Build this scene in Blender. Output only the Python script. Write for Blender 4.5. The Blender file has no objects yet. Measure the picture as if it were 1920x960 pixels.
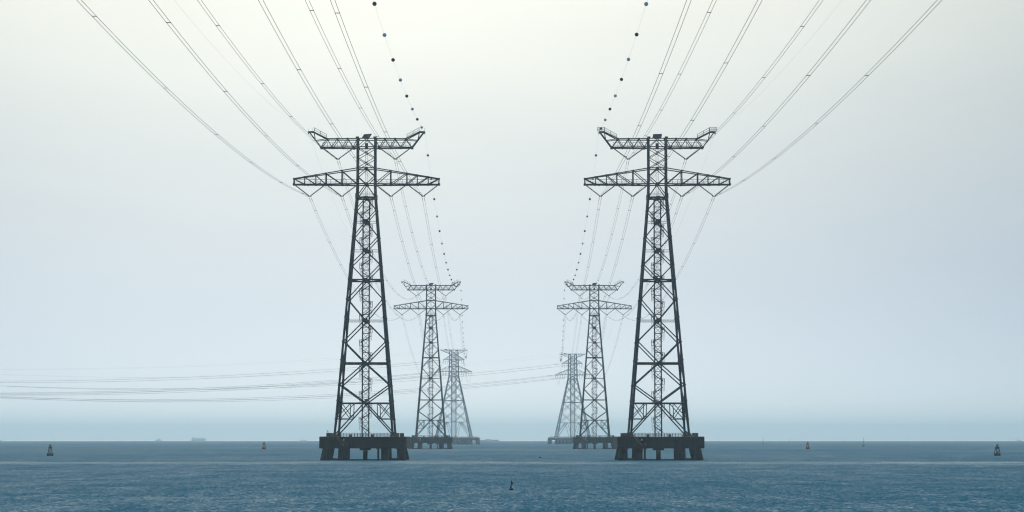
import bpy, math, random
from mathutils import Vector, Matrix
random.seed(7)
R = math.radians
S = bpy.context.scene
C = S.collection
EARTH = 6371000.0
EYE = 8.0
FPX = 4600.0            # focal length in photograph pixels (1920 wide)
PITCH = math.atan((819.5 - 480.0) / FPX)

# ------------------------------------------------------------------ camera
cam = bpy.data.cameras.new('camera')
cam.sensor_width = 36.0
cam.lens = 36.0 * FPX / 1920.0
cam.clip_start = 1.0
cam.clip_end = 60000.0
cam_o = bpy.data.objects.new('camera', cam)
cam_o.location = (0, 0, EYE)
cam_o.rotation_euler = (math.pi / 2 + PITCH, 0, 0)
C.objects.link(cam_o)
S.camera = cam_o

# ------------------------------------------------------------------ sky
SUN_ELEV, SUN_AZ = R(28.0), R(-3.5)        # azimuth from +Y, negative = left
SUN_DIR = Vector((math.sin(SUN_AZ) * math.cos(SUN_ELEV), math.cos(SUN_AZ) * math.cos(SUN_ELEV), math.sin(SUN_ELEV)))
W = bpy.data.worlds.new('World')
S.world = W
W.use_nodes = True
nt = W.node_tree
nt.nodes.clear()
def wn(t, **k):
    n = nt.nodes.new(t)
    for a, b in k.items():
        setattr(n, a, b)
    return n
def wmath(op, a, b=None):
    n = wn('ShaderNodeMath', operation=op)
    for i, v in enumerate((a, b)):
        if v is None:
            continue
        if isinstance(v, (int, float)):
            n.inputs[i].default_value = v
        else:
            nt.links.new(v, n.inputs[i])
    return n.outputs[0]
w_out = wn('ShaderNodeOutputWorld')
sky = wn('ShaderNodeTexSky', sky_type='NISHITA', sun_disc=False, sun_elevation=SUN_ELEV, sun_rotation=SUN_AZ,
         altitude=0.0, air_density=0.20, dust_density=0.22, ozone_density=0.5)
bg = wn('ShaderNodeBackground')
bg.inputs['Strength'].default_value = 0.05
nt.links.new(sky.outputs[0], bg.inputs['Color'])
# thin even cloud veil: pale, brightest round the hidden sun, bluer low down
geo = wn('ShaderNodeTexCoord')
dot = wn('ShaderNodeVectorMath', operation='DOT_PRODUCT')
nt.links.new(geo.outputs['Generated'], dot.inputs[0])
dot.inputs[1].default_value = SUN_DIR
glow = wmath('MINIMUM', wmath('MULTIPLY', wmath('POWER', wmath('MAXIMUM', dot.outputs['Value'], 0.0), 15.0), 2.37), 1.25)
sep = wn('ShaderNodeSeparateXYZ')
nt.links.new(geo.outputs['Generated'], sep.inputs[0])
ramp = wn('ShaderNodeValToRGB')
ramp.color_ramp.interpolation = 'EASE'
els = ramp.color_ramp.elements
els[0].position = 0.0; els[0].color = (0.055, 0.13, 0.145, 1)
els[1].position = 0.22; els[1].color = (0.22, 0.285, 0.25, 1)
e3 = els.new(1.0); e3.color = (0.30, 0.50, 0.76, 1)
nt.links.new(sep.outputs['Z'], ramp.inputs[0])
cm = wn('ShaderNodeMapping')
cm.inputs['Scale'].default_value = (5.0, 5.0, 22.0)
nt.links.new(geo.outputs['Generated'], cm.inputs[0])
cn = wn('ShaderNodeTexNoise')
cn.inputs['Scale'].default_value = 1.0
cn.inputs['Detail'].default_value = 4.0
nt.links.new(cm.outputs[0], cn.inputs[0])
veil_glow = wmath('MULTIPLY', glow, wmath('ADD', 0.87, wmath('MULTIPLY', cn.outputs['Fac'], 0.26)))   # faint unevenness of the cloud veil
bg2 = wn('ShaderNodeBackground')
nt.links.new(ramp.outputs[0], bg2.inputs['Color'])
bg2.inputs['Strength'].default_value = 0.8
bg3 = wn('ShaderNodeBackground')
bg3.inputs['Color'].default_value = (1.0, 0.92, 0.685, 1)
nt.links.new(wmath('MULTIPLY', veil_glow, 0.605), bg3.inputs['Strength'])
ad1 = wn('ShaderNodeAddShader'); ad2 = wn('ShaderNodeAddShader')
nt.links.new(bg.outputs[0], ad1.inputs[0]); nt.links.new(bg2.outputs[0], ad1.inputs[1])
nt.links.new(ad1.outputs[0], ad2.inputs[0]); nt.links.new(bg3.outputs[0], ad2.inputs[1])
nt.links.new(ad2.outputs[0], w_out.inputs['Surface'])

# ------------------------------------------------------------------ sun through haze
sl = bpy.data.lights.new('sun', 'SUN')
sl.energy = 0.95
sl.angle = R(60.0)
sl.color = (1.0, 0.97, 0.91)
so = bpy.data.objects.new('sun', sl)
so.rotation_euler = SUN_DIR.to_track_quat('Z', 'Y').to_euler()
C.objects.link(so)

# ------------------------------------------------------------------ exposure
S.view_settings.view_transform = 'Standard'
S.view_settings.look = 'None'
S.view_settings.exposure = -0.10
S.view_settings.gamma = 1.0
S.render.engine = 'CYCLES'
S.cycles.use_denoising = True
S.cycles.max_bounces = 5
S.cycles.volume_bounces = 4
S.cycles.sample_clamp_indirect = 4.0
S.cycles.pixel_filter_type = 'BLACKMAN_HARRIS'
S.cycles.filter_width = 1.2
HAZE_DENSITY = 1.02e-4

# ------------------------------------------------------------------ helpers
def drop(x, y):
    return -(x * x + y * y) / (2 * EARTH)
def at(px, py, d):
    """point at ground distance d (metres along +Y) seen at photograph pixel (px, py)"""
    xc, yc = (px - 960.0) / FPX, (480.0 - py) / FPX
    v = Vector((xc, math.cos(PITCH) - yc * math.sin(PITCH), math.sin(PITCH) + yc * math.cos(PITCH)))
    v *= d / v.y
    return Vector((v.x, v.y, EYE + v.z))

MATS = {}
def mat(name, col, rough=0.6, metal=0.0, col2=None, scale=0.6, stretch=(1, 1, 1), detail=6.0, lo=0.38, hi=0.66, spec=0.4,
        bump=0.0, streak=None):
    m = bpy.data.materials.new(name)
    m.use_nodes = True
    t = m.node_tree
    b = t.nodes['Principled BSDF']
    b.inputs['Roughness'].default_value = rough
    b.inputs['Metallic'].default_value = metal
    b.inputs['Specular IOR Level'].default_value = spec
    b.inputs['Base Color'].default_value = (*col, 1)
    if col2:
        g = t.nodes.new('ShaderNodeNewGeometry')
        mp = t.nodes.new('ShaderNodeMapping')
        mp.inputs['Scale'].default_value = stretch
        t.links.new(g.outputs['Position'], mp.inputs[0])
        n = t.nodes.new('ShaderNodeTexNoise')
        n.inputs['Scale'].default_value = scale
        n.inputs['Detail'].default_value = detail
        n.inputs['Roughness'].default_value = 0.65
        t.links.new(mp.outputs[0], n.inputs[0])
        r = t.nodes.new('ShaderNodeValToRGB')
        r.color_ramp.elements[0].position = lo
        r.color_ramp.elements[0].color = (*col, 1)
        r.color_ramp.elements[1].position = hi
        r.color_ramp.elements[1].color = (*col2, 1)
        t.links.new(n.outputs['Fac'], r.inputs[0])
        last = r.outputs[0]
        if streak:
            mp2 = t.nodes.new('ShaderNodeMapping')
            mp2.inputs['Scale'].default_value = (1.3, 1.3, 0.12)
            t.links.new(g.outputs['Position'], mp2.inputs[0])
            n2 = t.nodes.new('ShaderNodeTexNoise')
            n2.inputs['Scale'].default_value = 1.0
            n2.inputs['Detail'].default_value = 5.0
            t.links.new(mp2.outputs[0], n2.inputs[0])
            r2 = t.nodes.new('ShaderNodeValToRGB')
            r2.color_ramp.elements[0].position = 0.5
            r2.color_ramp.elements[1].position = 0.68
            t.links.new(n2.outputs['Fac'], r2.inputs[0])
            mx = t.nodes.new('ShaderNodeMixRGB')
            mx.inputs['Color2'].default_value = (*streak, 1)
            t.links.new(r2.outputs[0], mx.inputs['Fac'])
            t.links.new(last, mx.inputs['Color1'])
            last = mx.outputs[0]
        t.links.new(last, b.inputs['Base Color'])
        if bump:
            bp = t.nodes.new('ShaderNodeBump')
            bp.inputs['Strength'].default_value = 0.6
            bp.inputs['Distance'].default_value = bump
            t.links.new(n.outputs['Fac'], bp.inputs['Height'])
            t.links.new(bp.outputs[0], b.inputs['Normal'])
    MATS[name] = m
    return m
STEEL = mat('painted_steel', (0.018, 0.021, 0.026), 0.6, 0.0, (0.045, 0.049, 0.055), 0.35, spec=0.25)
STEEL_LOW = mat('weathered_steel', (0.030, 0.029, 0.029), 0.65, 0.1, (0.060, 0.048, 0.040), 0.5)
HAZED_STEEL = mat('haze_paled_steel', (0.24, 0.28, 0.33), 0.6, 0.0, (0.30, 0.34, 0.38), 0.3, spec=0.25)  # far pylons: haze fading painted in as a paler, bluer steel colour
GALV = mat('galvanised_steel', (0.10, 0.11, 0.12), 0.5, 0.4, (0.16, 0.17, 0.18), 0.8)
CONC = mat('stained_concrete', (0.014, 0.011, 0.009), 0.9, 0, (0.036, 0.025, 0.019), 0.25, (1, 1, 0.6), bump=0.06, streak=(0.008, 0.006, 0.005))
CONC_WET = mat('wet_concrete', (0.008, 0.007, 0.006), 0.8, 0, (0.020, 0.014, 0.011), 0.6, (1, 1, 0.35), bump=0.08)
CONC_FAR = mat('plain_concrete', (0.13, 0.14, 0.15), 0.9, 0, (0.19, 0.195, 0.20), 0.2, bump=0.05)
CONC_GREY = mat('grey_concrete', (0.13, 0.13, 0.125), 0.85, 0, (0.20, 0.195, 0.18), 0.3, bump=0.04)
RUST = mat('rusted_sheet', (0.13, 0.055, 0.025), 0.8, 0.1, (0.24, 0.12, 0.055), 1.2)
YELLOW = mat('faded_yellow_paint', (0.30, 0.20, 0.05), 0.7, 0.0, (0.16, 0.10, 0.05), 1.5)
RAIL = mat('railing_steel', (0.035, 0.032, 0.03), 0.7, 0.0, (0.07, 0.052, 0.042), 1.0)
INSUL = mat('grey_porcelain', (0.045, 0.05, 0.055), 0.5, 0.0, (0.07, 0.075, 0.08), 2.0)
WIRE = mat('conductor_aluminium', (0.055, 0.062, 0.068), 0.6, 0.3, (0.08, 0.085, 0.09), 0.1)
GWIRE = mat('ground_wire_steel', (0.22, 0.24, 0.25), 0.5, 0.4, (0.28, 0.29, 0.30), 0.1)
BALL_RED = mat('red_marker_shell', (0.10, 0.022, 0.016), 0.5, 0.0, (0.13, 0.03, 0.02), 2.0)
BALL_WHITE = mat('white_marker_shell', (0.78, 0.80, 0.80), 0.4, 0.0, (0.86, 0.87, 0.87), 2.0)
PANEL = mat('solar_cells', (0.010, 0.012, 0.020), 0.75, 0.0, (0.018, 0.022, 0.042), 6.0)
WHITE = mat('white_paint', (0.62, 0.63, 0.62), 0.6, 0.0, (0.74, 0.75, 0.74), 2.0)
BUOY_GREEN = mat('dark_green_paint', (0.005, 0.016, 0.014), 0.6, 0.0, (0.010, 0.026, 0.022), 1.5)
BUOY_RED = mat('dark_red_paint', (0.42, 0.030, 0.035), 0.55, 0.0, (0.32, 0.024, 0.028), 1.5)
BUOY_YEL = mat('dull_yellow_paint', (0.20, 0.17, 0.08), 0.6, 0.0, (0.14, 0.12, 0.07), 1.5)
BLACK = mat('black_cloth', (0.012, 0.012, 0.014), 0.9, 0.0, (0.02, 0.02, 0.022), 4.0)
FOAMF = mat('grey_foam_float', (0.06, 0.065, 0.06), 0.8, 0.0, (0.10, 0.10, 0.09), 6.0)
FEATHER = mat('dark_feathers', (0.02, 0.02, 0.022), 0.8, 0.0, (0.045, 0.045, 0.05), 9.0)
SHIPGREY = mat('haze_paled_hull', (0.55, 0.58, 0.60), 0.7, 0.0, (0.60, 0.62, 0.64), 0.05)  # hull colour lightened so distant haze is partly painted into it
SHIPWHITE = mat('ship_house_paint', (0.45, 0.46, 0.46), 0.7, 0.0, (0.52, 0.53, 0.53), 0.05)
LEAF = mat('far_foliage', (0.030, 0.045, 0.035), 0.9, 0.0, (0.06, 0.075, 0.05), 0.3)
ROCK = mat('shore_rock', (0.14, 0.135, 0.12), 0.9, 0.0, (0.20, 0.19, 0.17), 0.3)
LENS = mat('lamp_lens', (0.70, 0.72, 0.70), 0.25, 0.0, (0.78, 0.79, 0.78), 3.0)

class MB:
    """collects tubes, boxes, plates; build() links them as one mesh object"""
    def __init__(s):
        s.v, s.f, s.sm = [], [], []
    def add(s, vs, fs, smooth=False):
        o = len(s.v)
        s.v += [tuple(v) for v in vs]
        s.f += [tuple(i + o for i in f) for f in fs]
        s.sm += [smooth] * len(fs)
        return s
    def box(s, c, h, rot=None, top=1.0):
        vs = []
        for z in (-1, 1):
            k = top if z > 0 else 1.0
            for x, y in ((-1, -1), (1, -1), (1, 1), (-1, 1)):
                p = Vector((x * h[0] * k, y * h[1] * k, z * h[2]))
                if rot is not None:
                    p = rot @ p
                vs.append(p + Vector(c))
        return s.add(vs, [(3, 2, 1, 0), (4, 5, 6, 7), (0, 1, 5, 4), (1, 2, 6, 5), (2, 3, 7, 6), (3, 0, 4, 7)])
    def tube(s, pts, rad, n=6, closed=False, caps=True):
        pts = [Vector(p) for p in pts]
        rr = rad if isinstance(rad, (list, tuple)) else [rad] * len(pts)
        vs, fs = [], []
        for i, p in enumerate(pts):
            d = (pts[min(i + 1, len(pts) - 1)] - pts[max(i - 1, 0)]).normalized()
            up = Vector((0, 0, 1)) if abs(d.z) < 0.95 else Vector((0, 1, 0))
            a = d.cross(up).normalized(); b = a.cross(d)
            for k in range(n):
                t = 2 * math.pi * (k + 0.5) / n
                vs.append(p + (a * math.cos(t) + b * math.sin(t)) * rr[i])
        for i in range(len(pts) - 1):
            for k in range(n):
                k2 = (k + 1) % n
                fs.append((i * n + k, i * n + k2, (i + 1) * n + k2, (i + 1) * n + k))
        s.add(vs, fs, True)
        if caps:
            o = len(s.v) - len(vs)
            s.f += [tuple(o + k for k in range(n))[::-1], tuple(o + (len(pts) - 1) * n + k for k in range(n))]
            s.sm += [False, False]
        return s
    def bar(s, p, q, r):
        return s.tube([p, q], r, 4)
    def lathe(s, prof, n=16, c=(0, 0, 0)):
        vs, fs = [], []
        for r, z in prof:
            for k in range(n):
                t = 2 * math.pi * k / n
                vs.append((c[0] + r * math.cos(t), c[1] + r * math.sin(t), c[2] + z))
        for i in range(len(prof) - 1):
            for k in range(n):
                k2 = (k + 1) % n
                fs.append((i * n + k, i * n + k2, (i + 1) * n + k2, (i + 1) * n + k))
        fs.append(tuple(range(n))[::-1]); fs.append(tuple((len(prof) - 1) * n + k for k in range(n)))
        return s.add(vs, fs, False)
    def mesh(s, name, m):
        me = bpy.data.meshes.new(name)
        me.from_pydata(s.v, [], s.f)
        me.polygons.foreach_set('use_smooth', s.sm)
        me.materials.append(m)
        me.update()
        return me
    def build(s, name, m, parent=None, kind=None):
        o = bpy.data.objects.new(name, s.mesh(name, m))
        C.objects.link(o)
        o.parent = parent
        if kind:
            o['kind'] = kind
        return o

def bevel(o, w, seg=2):
    b = o.modifiers.new('bevel', 'BEVEL'); b.width = w; b.segments = seg; b.limit_method = 'ANGLE'
    return o
def empty(name, loc=(0, 0, 0), rz=0.0, parent=None):
    o = bpy.data.objects.new(name, None)
    o.location = loc; o.rotation_euler = (0, 0, rz)
    o.parent = parent
    C.objects.link(o)
    return o
def tag(o, label, cat, group=None):
    o['label'] = label; o['category'] = cat
    if group:
        o['group'] = group
    return o
def copy_tree(o, parent=None):
    c = o.copy(); C.objects.link(c); c.parent = parent
    for ch in list(o.children):
        copy_tree(ch, c)
    return c

UNIT = {}
def unit(shape, m):
    k = (shape, m.name)
    if k not in UNIT:
        b = MB()
        if shape == 'tube':
            b.tube([(0, 0, 0), (0, 0, 1)], 1.0, 8)
        elif shape == 'box':
            b.box((0, 0, 0.5), (1, 1, 0.5))
        elif shape == 'string':          # ribbed insulator string of unit length
            pts, rr = [(0, 0, 0)], [0.35]
            n = 22
            for i in range(n):
                z = 0.04 + 0.92 * i / n
                dz = 0.92 / n
                pts += [(0, 0, z), (0, 0, z + dz * 0.25), (0, 0, z + dz * 0.6)]; rr += [0.45, 1.0, 0.45]
            pts.append((0, 0, 1)); rr.append(0.35)
            b.tube(pts, rr, 8)
        elif shape == 'ball':
            b.lathe([(math.sin(math.pi * i / 10) if 0 < i < 10 else 0.02, -math.cos(math.pi * i / 10)) for i in range(11)], 16)
            b.sm = [True] * len(b.sm)
        UNIT[k] = b.mesh(shape + '_piece', m)
    return UNIT[k]
def member(name, p, q, r, m, parent, shape='tube', r2=None):
    p, q = Vector(p), Vector(q)
    d = q - p
    o = bpy.data.objects.new(name, unit(shape, m))
    C.objects.link(o)
    o.parent = parent
    o.matrix_basis = Matrix.Translation(p) @ d.to_track_quat('Z', 'Y').to_matrix().to_4x4() @ Matrix.Diagonal((r, r2 or r, d.length, 1))
    return o

# ------------------------------------------------------------------ sea (one sheet that follows the earth's curve)
def build_sea():
    radii = [0, 20, 60, 120, 200, 300, 420, 560, 720, 900, 1150, 1450, 1850, 2300, 2900, 3600, 4400, 5300, 6300, 7300, 8300, 9300, 10300, 11500, 13000]
    n = 144
    v = [(0, 0, 0)]
    for r in radii[1:]:
        for k in range(n):
            t = 2 * math.pi * k / n
            v.append((r * math.cos(t), r * math.sin(t), -r * r / (2 * EARTH)))
    f = [(0, 1 + k, 1 + (k + 1) % n) for k in range(n)]
    for i in range(len(radii) - 2):
        for k in range(n):
            a, b = 1 + i * n + k, 1 + i * n + (k + 1) % n
            f.append((a, a + n, b + n, b))
    mb = MB(); mb.add(v, f, True)
    m = bpy.data.materials.new('sea_water')
    m.use_nodes = True
    t = m.node_tree
    b = t.nodes['Principled BSDF']
    b.inputs['Base Color'].default_value = (0.060, 0.270, 0.335, 1)
    b.inputs['Roughness'].default_value = 0.12
    b.inputs['IOR'].default_value = 1.333
    b.inputs['Specular IOR Level'].default_value = 0.25
    g = t.nodes.new('ShaderNodeNewGeometry')
    def vm(op, a, bb=None, sc=None):
        n_ = t.nodes.new('ShaderNodeVectorMath'); n_.operation = op
        for i, x in enumerate((a, bb)):
            if x is None:
                continue
            if isinstance(x, tuple):
                n_.inputs[i].default_value = x
            else:
                t.links.new(x, n_.inputs[i])
        if sc is not None:
            if isinstance(sc, float):
                n_.inputs['Scale'].default_value = sc
            else:
                t.links.new(sc, n_.inputs['Scale'])
        return n_.outputs[0] if op != 'LENGTH' else n_.outputs['Value']
    def noise(scale_v, detail, rough=0.55):
        p = vm('MULTIPLY', g.outputs['Position'], scale_v)
        n_ = t.nodes.new('ShaderNodeTexNoise')
        n_.inputs['Scale'].default_value = 1.0
        n_.inputs['Detail'].default_value = detail
        n_.inputs['Roughness'].default_value = rough
        t.links.new(p, n_.inputs[0])
        return n_
    def mth(op, a, bb=None, clamp=False):
        n_ = t.nodes.new('ShaderNodeMath'); n_.operation = op; n_.use_clamp = clamp
        for i, x in enumerate((a, bb)):
            if x is None:
                continue
            if isinstance(x, (int, float)):
                n_.inputs[i].default_value = x
            else:
                t.links.new(x, n_.inputs[i])
        return n_.outputs[0]
    chop = noise((1.1, 0.24, 1), 3.0, 0.65)              # wavelets about two metres long
    fine = noise((3.6, 0.8, 1), 2.0)                # ripples on them
    swell = noise((0.10, 0.055, 1), 2.0)            # longer waves
    gust = noise((0.006, 0.0035, 1), 4.0)           # cat's paws: patches of rougher and smoother water
    c5 = (0.5, 0.5, 0.5)
    s1 = vm('SCALE', vm('SUBTRACT', chop.outputs['Color'], c5), None, 0.55)
    s2 = vm('SCALE', vm('SUBTRACT', swell.outputs['Color'], c5), None, 0.22)
    s3 = vm('SCALE', vm('SUBTRACT', fine.outputs['Color'], c5), None, 1.0)
    slope = vm('ADD', vm('ADD', s1, s3), s2)
    # a smoother current line lying across the channel near the platforms
    sp = t.nodes.new('ShaderNodeSeparateXYZ'); t.links.new(g.outputs['Position'], sp.inputs[0])
    wob = noise((0.012, 0.012, 1), 4.0)
    yy = mth('ADD', sp.outputs['Y'], mth('MULTIPLY', mth('SUBTRACT', wob.outputs['Fac'], 0.5), 70.0))
    band = mth('SUBTRACT', 1.0, mth('DIVIDE', mth('ABSOLUTE', mth('SUBTRACT', yy, 770.0)), 60.0), True)
    lane = noise((0.10, 0.03, 1), 4.0)              # where wavelets bunch together or lie flat
    amp = mth('ADD', 0.72, mth('MULTIPLY', gust.outputs['Fac'], 0.56))
    amp = mth('MULTIPLY', amp, mth('ADD', 0.75, mth('MULTIPLY', lane.outputs['Fac'], 0.45)))
    amp = mth('MULTIPLY', amp, mth('SUBTRACT', 1.0, mth('MULTIPLY', band, 0.28)))
    slope = vm('SCALE', slope, None, amp)
    slope = vm('MULTIPLY', slope, (1, 1, 0))
    lean = vm('SCALE', (0.0, -0.56, 0.0), None, amp)   # all normals tilted towards the viewer, put in to weaken the sky's reflection
    nrm = vm('NORMALIZE', vm('ADD', vm('ADD', slope, lean), g.outputs['Normal']))
    t.links.new(nrm, b.inputs['Normal'])
    o = mb.build('sea', m)
    o['kind'] = 'structure'
    return o
build_sea()

# ------------------------------------------------------------------ concrete platforms standing on piles
DECK = 8.1
def make_platform():
    root = empty('tower_platform')
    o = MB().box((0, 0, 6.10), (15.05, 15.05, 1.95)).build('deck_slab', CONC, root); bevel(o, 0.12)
    for s in (-1, 1):      # low kerb beams on the deck edge
        MB().box((0, s * 14.75, 8.15), (15.0, 0.22, 0.10)).build('kerb_beam', RUST, root)
    k = 0
    for y in (-11.2, 11.2):
        for x in (-13.0, -7.4, 7.4, 13.0):
            lean = 1.0 if abs(x) > 10 else 0.18
            sx = 1 if x > 0 else -1
            p = MB().tube([(x - sx * lean * 0.2, y, 4.3), (x + sx * lean * 1.2, y + (0.4 if y > 0 else -0.4), -2.5)], 1.32, 16)
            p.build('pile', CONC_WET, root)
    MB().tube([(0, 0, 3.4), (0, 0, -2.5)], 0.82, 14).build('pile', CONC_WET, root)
    for s in (-1, 1):
        MB().tube([(s * 13.6, -8.0, 4.3), (s * 14.2, -8.0, -2.5)], 0.6, 12).build('pile', CONC_WET, root)
    MB().box((0, 0, 3.8), (1.9, 1.9, 0.36)).build('pile_cap', CONC, root)
    for y in (-11.4, 11.4):
        for s in (-1, 1):
            MB().box((s * 10.6, y, 0.22), (3.8, 0.45, 0.33)).build('tie_beam', CONC_WET, root)
        MB().box((0, y, 0.0), (6.9, 0.35, 0.22)).build('tie_beam', CONC_WET, root)
    for x in (-11.9, -5.6, 5.4, 12.2):
        b = MB().box((x, -15.32, 3.3), (0.36, 0.27, 4.1))
        b.box((x - 0.62, -15.22, 5.6), (0.14, 0.17, 1.8)); b.box((x + 0.62, -15.22, 5.6), (0.14, 0.17, 1.8))
        b.build('fender_column', CONC_WET, root)
    for sx in (-1, 1):
        for sy in (-1, 1):
            o = MB().box((sx * 10.2, sy * 10.2, 8.38), (1.1, 1.1, 0.36), top=0.85).build('plinth', CONC_GREY, root)
    # railing round the working deck
    b = MB()
    cx = [-12.6, 12.9]
    for y in (-14.4, 14.4):
        n = 26
        for i in range(n + 1):
            x = cx[0] + (cx[1] - cx[0]) * i / n
            b.bar((x, y, 8.05), (x, y, 9.42), 0.09)
        for z in (8.55, 8.98, 9.42):
            b.bar((cx[0], y, z), (cx[1], y, z), 0.07)
    for x in cx:
        for i in range(15):
            y = -14.4 + 28.8 * i / 14
            b.bar((x, y, 8.05), (x, y, 9.42), 0.09)
        for z in (8.55, 8.98, 9.42):
            b.bar((x, -14.4, z), (x, 14.4, z), 0.05)
    b.build('railing', RAIL, root, 'stuff')
    for x, w in ((-11.55, 1.05), (11.9, 0.62)):
        o = MB().box((x, -14.0, 8.82), (w, 0.8, 0.66)).build('corner_box', RUST, root); bevel(o, 0.05)
    # stairway down the front face
    b = MB()
    a, e = Vector((-9.3, -15.9, 8.0)), Vector((-6.5, -15.9, 5.0))
    for dy in (-0.45, 0.45):
        b.box((a + e) / 2 + Vector((0, dy, 0)), ((e - a).length / 2, 0.05, 0.14), Matrix.Rotation(math.atan2(3.0, 2.8), 3, 'Y'))
    for i in range(13):
        p = a.lerp(e, i / 12)
        b.box(p, (0.15, 0.45, 0.025))
    b.box((-5.9, -15.9, 4.98), (0.75, 0.6, 0.05))
    st = b.build('stairway', RUST, root, 'stuff')
    b = MB()
    for dy in (-0.5, 0.5):
        for h in (0.55, 1.05):
            b.bar(a + Vector((0, dy, h)), e + Vector((0, dy, h)), 0.05)
            b.bar(e + Vector((0, dy, h)), e + Vector((1.3, dy, h)), 0.05)
        for i in range(6):
            p = a.lerp(e, i / 5)
            b.bar(p + Vector((0, dy, 0)), p + Vector((0, dy, 1.08)), 0.05)
        b.bar(e + Vector((1.3, dy, 0)), e + Vector((1.3, dy, 1.08)), 0.05)
    b.build('handrail', YELLOW, st, 'stuff')
    MB().box((-6.6, -15.12, 7.1), (0.28, 0.03, 0.36)).build('notice_board', WHITE, root)
    for x in (-4.4, 3.2):
        b = MB().box((x, -13.2, 8.5), (0.5, 0.35, 0.42))
        b.build('equipment_box', RUST, root)
    return root

# ------------------------------------------------------------------ the tall lattice towers
Z_WAIST = 92.7
def half(z):
    return 10.1 - (10.1 - 3.25) * (z - 8.6) / (Z_WAIST - 8.6) if z < Z_WAIST else 3.25 - 0.15 * min(1, (z - Z_WAIST) / 4)
def face_pt(face, u, z):
    """point on body face at height z; u from -1 to 1 along the face"""
    h = half(z)
    return {0: Vector((u * h, -h, z)), 1: Vector((h, u * h, z)), 2: Vector((-u * h, h, z)), 3: Vector((-h, -u * h, z))}[face]
INS_LOW = [(-20.1, (-25.2, -14.9)), (-8.7, (-13.9, -3.5)), (8.7, (3.5, 13.9)), (20.1, (14.9, 25.2))]
INS_UP = [(-10.2, (-15.3, -4.9)), (10.2, (4.9, 15.3))]
Z_LOW, Z_UP = 93.1, 106.3
def make_tower():
    root = empty('transmission_tower')
    # legs
    flz = [14.3, 20.8, 26.2, 35.0, 41.4, 50.0, 56.3, 63.4, 68.6, 78.5, 88.0]
    for sx, sy in ((-1, -1), (1, -1), (1, 1), (-1, 1)):
        L = lambda z: Vector((sx * half(z), sy * half(z), z))
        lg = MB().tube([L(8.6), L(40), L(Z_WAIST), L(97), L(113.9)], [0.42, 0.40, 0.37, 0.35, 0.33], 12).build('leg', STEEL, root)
        MB().lathe([(0.95, 8.6), (0.95, 8.75), (0.55, 9.2), (0.45, 9.6)], 12, (sx * half(8.9), sy * half(8.9), 0)).build('base_shoe', STEEL_LOW, lg)
        for z in flz:
            p = L(z); d = (L(z + 1) - L(z)).normalized()
            member('flange', p - d * 0.16, p + d * 0.16, 0.62 if z < 60 else 0.54, STEEL, lg)
        MB().box((sx * half(92.9), sy * half(92.9), 92.9), (0.5, 0.5, 0.9)).build('flange', STEEL, lg)
        MB().box((sx * 3.1, sy * 3.1, 113.7), (0.55, 0.55, 0.3)).build('leg_cap', STEEL, lg)
    H = [19.9, 33.9, 48.9, 63.2, 73.7, 83.9, 92.4]
    N = [26.2, 41.4, 56.3, 68.6, 78.5, 88.0]
    for f in range(4):
        for i, z in enumerate(H):
            r = {0: 0.21, 1: 0.27, 2: 0.13, 3: 0.28, 4: 0.10, 5: 0.10, 6: 0.30}[i]
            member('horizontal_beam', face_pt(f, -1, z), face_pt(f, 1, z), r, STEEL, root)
        def dg(z0, u0, z1, u1, r):
            member('diagonal_brace', face_pt(f, u0, z0), face_pt(f, u1, z1), r, STEEL, root)
        for s in (-1, 1):
            dg(H[0], 0, 9.2, s * 0.97, 0.23)
            for i, z in enumerate(N):
                r = 0.225 - 0.012 * i
                dg(H[i], 0, z, s, r); dg(z, s, H[i + 1], 0, r)
            # secondary bracing in the bottom panel
            zm = 14.4
            um = s * 0.5
            q = face_pt(f, um, zm); q2 = face_pt(f, s, zm); t1 = face_pt(f, s * 0.50, H[0]); t2 = face_pt(f, s * 0.96, H[0])
            member('secondary_brace', q, t1, 0.15, STEEL, root)
            member('secondary_brace', q, q2, 0.17, STEEL, root)
            member('secondary_brace', q, t2, 0.14, STEEL, root)
            member('secondary_brace', q2, t1, 0.15, STEEL, root)
            # upper body
            dg(97.3, 0, 92.7, s, 0.16)
            dg(97.3, 0, 100.1, s, 0.15); dg(100.1, s, 102.9, 0, 0.15)
            for a, b_ in ((102.9, 104.8), (106.65, 108.5)):
                dg(a, s, b_, 0, 0.12); dg(b_, 0, b_ + 1.85, s, 0.12)
            dg(113.3, 0, 110.5, s, 0.12)
        for z, r in ((97.3, 0.22), (102.9, 0.20), (110.4, 0.20), (113.4, 0.18)):
            member('horizontal_beam', face_pt(f, -1, z), face_pt(f, 1, z), r, STEEL, root)
        for z, w in ((19.9, 0.75), (33.9, 0.75), (48.9, 0.95), (63.2, 0.8), (73.7, 0.85), (83.9, 0.9), (92.4, 0.7), (97.3, 0.6), (102.9, 0.5), (104.8, 0.35), (108.5, 0.35)):
            p = face_pt(f, 0, z)
            nx = (p.x / half(z), p.y / half(z))
            MB().box(p, (w if abs(nx[1]) > 0.5 else 0.32, w if abs(nx[0]) > 0.5 else 0.32, w * 0.7)).build('gusset_plate', STEEL, root)
    # ties across the inside at the heavy levels
    for z in (19.9, 33.9, 63.2, 92.4):
        for f in range(4):
            member('plan_brace', face_pt(f, 0, z), face_pt((f + 1) % 4, 0, z), 0.14, STEEL, root)
    # ---- lower crossarm
    arm = empty('lower_crossarm', parent=root)
    st = [25.7, 21.9, 18.0, 14.3, 8.6, 3.1]
    def dep(x):      # half depth of the arm along the line
        return 3.1 - 2.1 * (x - 3.1) / 22.6
    def topz(x):
        return 102.9 - (102.9 - 99.3) * (x - 3.1) / 22.6
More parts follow.
